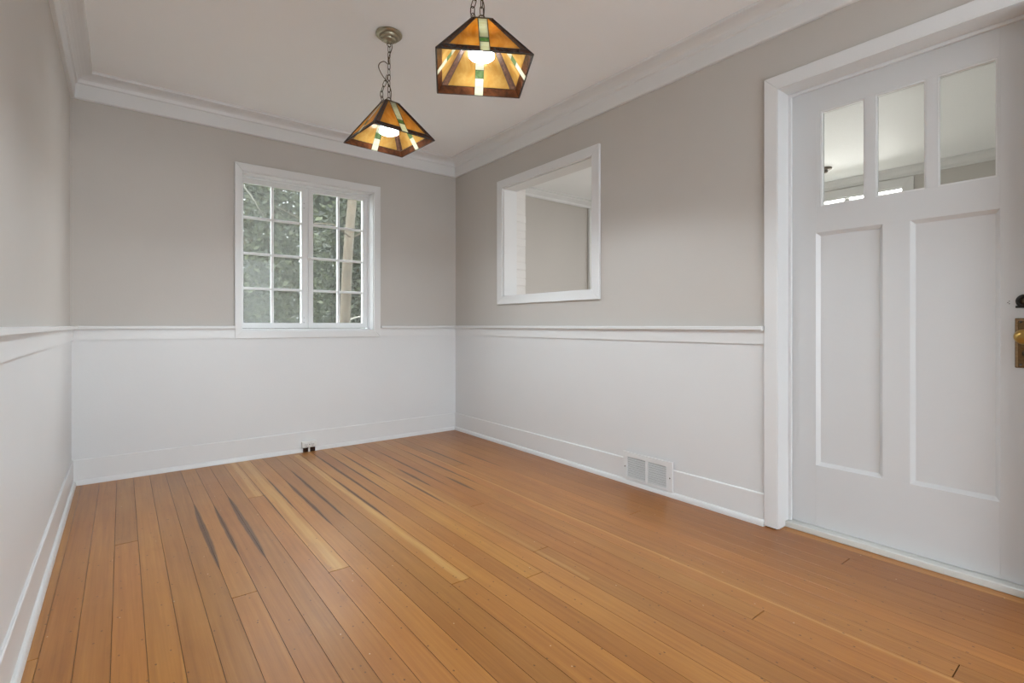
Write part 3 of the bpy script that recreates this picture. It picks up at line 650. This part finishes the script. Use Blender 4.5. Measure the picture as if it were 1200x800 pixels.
    for i in range(16):
        a = 2*math.pi*i/16; pts.append((.0075*math.cos(a), 0, .0105*math.sin(a)+(.0065 if math.sin(a) > 0 else -.0065)))
    add_tube(lb, pts, .0017, 6, True); lme = bpy.data.meshes.new('chain_link'); lb.to_mesh(lme); lb.free(); lme.materials.append(M['bronze'])
    for f in lme.polygons: f.use_smooth = True
    za, zb_ = HT+.032, zt-.066; n = int(round((zb_-za)/.0285)); st = (zb_-za)/n
    def link(p, dirv, roll):
        o = bpy.data.objects.new('chain_link', lme); COL.objects.link(o); o.parent = L; o.location = p
        q = Vector((0, 0, 1)).rotation_difference(Vector(dirv).normalized()); o.rotation_mode = 'QUATERNION'
        o.rotation_quaternion = q @ Matrix.Rotation(roll, 3, 'Z').to_quaternion()
    for i in range(n): link((0, 0, za+st*(i+.5)), (0, 0, 1), (i % 2)*math.pi/2+.4)
    # slack chain hung back on itself, and the looped flex
    rt = Vector((math.cos(-YAW), math.sin(-YAW), 0)); rt.rotate(Matrix.Rotation(-rz, 3, 'Z'))
    sl = [(-.012, .315), (-.020, .285), (-.031, .258), (-.040, .230), (-.040, .203), (-.033, .180), (-.044, .168), (-.058, .155)]
    for i in range(len(sl)-1):
        a, b = sl[i], sl[i+1]; pa = rt*a[0]+Vector((.0, 0, a[1]+.016)); pb = rt*b[0]+Vector((0, 0, b[1]+.016)); link((pa+pb)/2+Vector((.006, .006, .012)), pb-pa, (i % 2)*math.pi/2)
    def cat(cp, n=8):
        out = []
        for i in range(len(cp)-1):
            p0, p1, p2, p3 = cp[max(i-1, 0)], cp[i], cp[i+1], cp[min(i+2, len(cp)-1)]
            for j in range(n):
                t = j/n; out.append(.5*((2*p1)+(p2-p0)*t+(2*p0-5*p1+4*p2-p3)*t*t+(3*p1-p0-3*p2+p3)*t**3))
        return out+[cp[-1]]
    fx = [(0, zt-.034), (.010, zt-.07), (-.006, zt-.12), (-.008, zt-.155), (-.030, zt-.142), (-.052, zt-.150), (-.058, zt-.172), (-.040, zt-.212), (-.012, zt-.250), (.004, zt-.290), (.003, HT+.025), (0, HT+.008)]
    cp = [Vector((ox, oy_, ob))+rt*a+Vector((.004, -.004, b)) for a, b in fx]
    bm = bmesh.new(); add_tube(bm, cat(cp), .0021, 7); mesh_obj('flex_cord', bm, M['bronze'], L, smooth=True)
    L.rotation_euler = (0, 0, rz); return L
lamp((1.075, 2.405, 1.880), math.radians(3.6), .043, 'stained glass pendant lamp hanging nearer the paned window')
lamp((1.063, 1.553, 1.880), math.radians(-30.2), .066, 'stained glass pendant lamp hanging nearer the white door, turned askew')

# small dark ceiling fixture in the next room
F = tag(empty('ceiling_fixture', (5.05, 1.86, 2.372)), 'small dark fixture on the ceiling of the next room', 'light fixture')
lathe('base_plate', [(.055, H-.0005), (.055, H-.012), (.04, H-.02)], M['bronze'], F, 24, c=(5.05, 1.86, -.058))
lathe('stem', [(.02, H-.019), (.024, H-.035), (.010, H-.045)], M['bronze'], F, 20, c=(5.05, 1.86, -.058))

# ------------------------------------------------------------------ garden beyond the window
tag(box('ground', (-14, -14, -.7), (22, 30, -.6), M['soil']), 'dark garden ground around the house', 'ground', kind=ST)
def tree(name, x, y, h, lean, r0, m, label, clumps, leafm, nleaf, lsz, branches=()):
    T_ = tag(empty(name, (x, y, -.6)), label, 'tree', 'trees outside the window')
    rnd = random.Random(int(x*100+y*17))
    bm = bmesh.new(); N = 14
    add_tube(bm, [(x+lean[0]*t+.02*math.sin(t*9), y+lean[1]*t, -.62+h*t) for t in [i/N for i in range(N+1)]], [r0*(1.15-.55*i/N) for i in range(N+1)], 12)
    mesh_obj('trunk', bm, m, T_, smooth=True)
    for pts, rr in branches:
        bm = bmesh.new(); add_tube(bm, pts, [rr*(1-.6*i/(len(pts)-1)) for i in range(len(pts))], 7); mesh_obj('branch', bm, m, T_, smooth=True)
    V_ = []; F_ = []
    for c in range(nleaf):
        cx, cy, cz, rx, ry, rz = rnd.choice(clumps)
        while True:
            u = Vector((rnd.uniform(-1, 1), rnd.uniform(-1, 1), rnd.uniform(-1, 1)))
            if u.length <= 1: break
        p = Vector((cx+u.x*rx, cy+u.y*ry, cz+u.z*rz)); s = lsz*rnd.uniform(.6, 1.4)
        a = Vector((rnd.gauss(0, 1), rnd.gauss(0, 1), rnd.gauss(-.3, .6))).normalized(); b = a.orthogonal().normalized(); b.rotate(Matrix.Rotation(rnd.uniform(0, 6.28), 3, a))
        i = len(V_); V_ += [p, p+a*s*.5+b*s*.24, p+a*s, p+a*s*.5-b*s*.24]; F_.append((i, i+1, i+2, i+3))
    o0 = Vector((x, y, -.6)); me = bpy.data.meshes.new('foliage'); me.from_pydata([v-o0 for v in V_], [], F_); me.materials.append(leafm)
    o = bpy.data.objects.new('foliage', me); COL.objects.link(o); o.parent = T_; o['kind'] = 'stuff'
    return T_
tree('tree', 2.185, 6.55, 5.2, (.385, 0), .070, M['bark'], 'tree with a tan trunk seen through the right sash of the window', [(2.75, 6.7, 3.7, .75, .45, .75), (2.2, 6.8, 4.0, .7, .45, .7)], M['leaf_olive'], 1500, .12,
     branches=[([(2.40, 6.55, 2.1), (2.62, 6.6, 2.22), (2.95, 6.7, 2.36), (3.4, 6.9, 2.5)], .014), ([(2.37, 6.5, 2.1), (2.1, 6.4, 2.22), (1.8, 6.4, 2.2), (1.5, 6.5, 2.36)], .010)])
def row(x0, x1, y, h):
    r = random.Random(int(x0*10)); return [(r.uniform(x0+.55, x1-.55), y+r.uniform(-.3, .3), r.uniform(.0, h-.7), .55, .5, .7) for _ in range(44)]
tree('tree', 1.80, 8.6, 3.6, (.1, .1), .07, M['grey_bark'], 'dark leafy tree seen through the left sash of the window', row(.95, 2.62, 8.6, 4.3), M['leaf_dark'], 30000, .085,
     branches=[([(1.10, 7.5, 3.05), (1.25, 7.5, 2.86), (1.42, 7.5, 2.62), (1.58, 7.6, 2.40)], .012)])
tree('tree', 3.3, 9.0, 3.6, (.1, .1), .07, M['grey_bark'], 'dark leafy tree behind the tan trunk outside the window', row(2.70, 4.3, 9.0, 4.0), M['leaf_dark'], 24000, .085,
     branches=[([(2.75, 7.9, .95), (2.9, 7.9, 1.05), (3.2, 8.0, 1.12), (3.7, 8.1, 1.3)], .02)])
tree('tree', 5.4, 9.6, 3, (.1, .1), .08, M['grey_bark'], 'dark leafy tree beyond the right end of the window', row(4.4, 6.6, 9.6, 3.4), M['leaf_dark'], 6000, .13)
HG = tag(empty('hedge', (3, 12.5, -.6)), 'tall dark hedge far behind the trees', 'hedge')
rr = random.Random(5); V_ = []; F_ = []
for c in range(22000):
    p = Vector((rr.uniform(.5, 9), rr.uniform(-.5, .5), rr.uniform(0, 4.9))); s_ = .26*rr.uniform(.6, 1.3)
    a = Vector((rr.gauss(0, 1), rr.gauss(0, .5), rr.gauss(0, 1))).normalized(); b = a.orthogonal().normalized(); b.rotate(Matrix.Rotation(rr.uniform(0, 6.28), 3, a))
    i = len(V_); V_ += [p, p+a*s_*.5+b*s_*.3, p+a*s_, p+a*s_*.5-b*s_*.3]; F_.append((i, i+1, i+2, i+3))
me = bpy.data.meshes.new('foliage'); me.from_pydata(V_, [], F_); me.materials.append(M['leaf_dark'])
o = bpy.data.objects.new('foliage', me); COL.objects.link(o); o.parent = HG; o['kind'] = 'stuff'
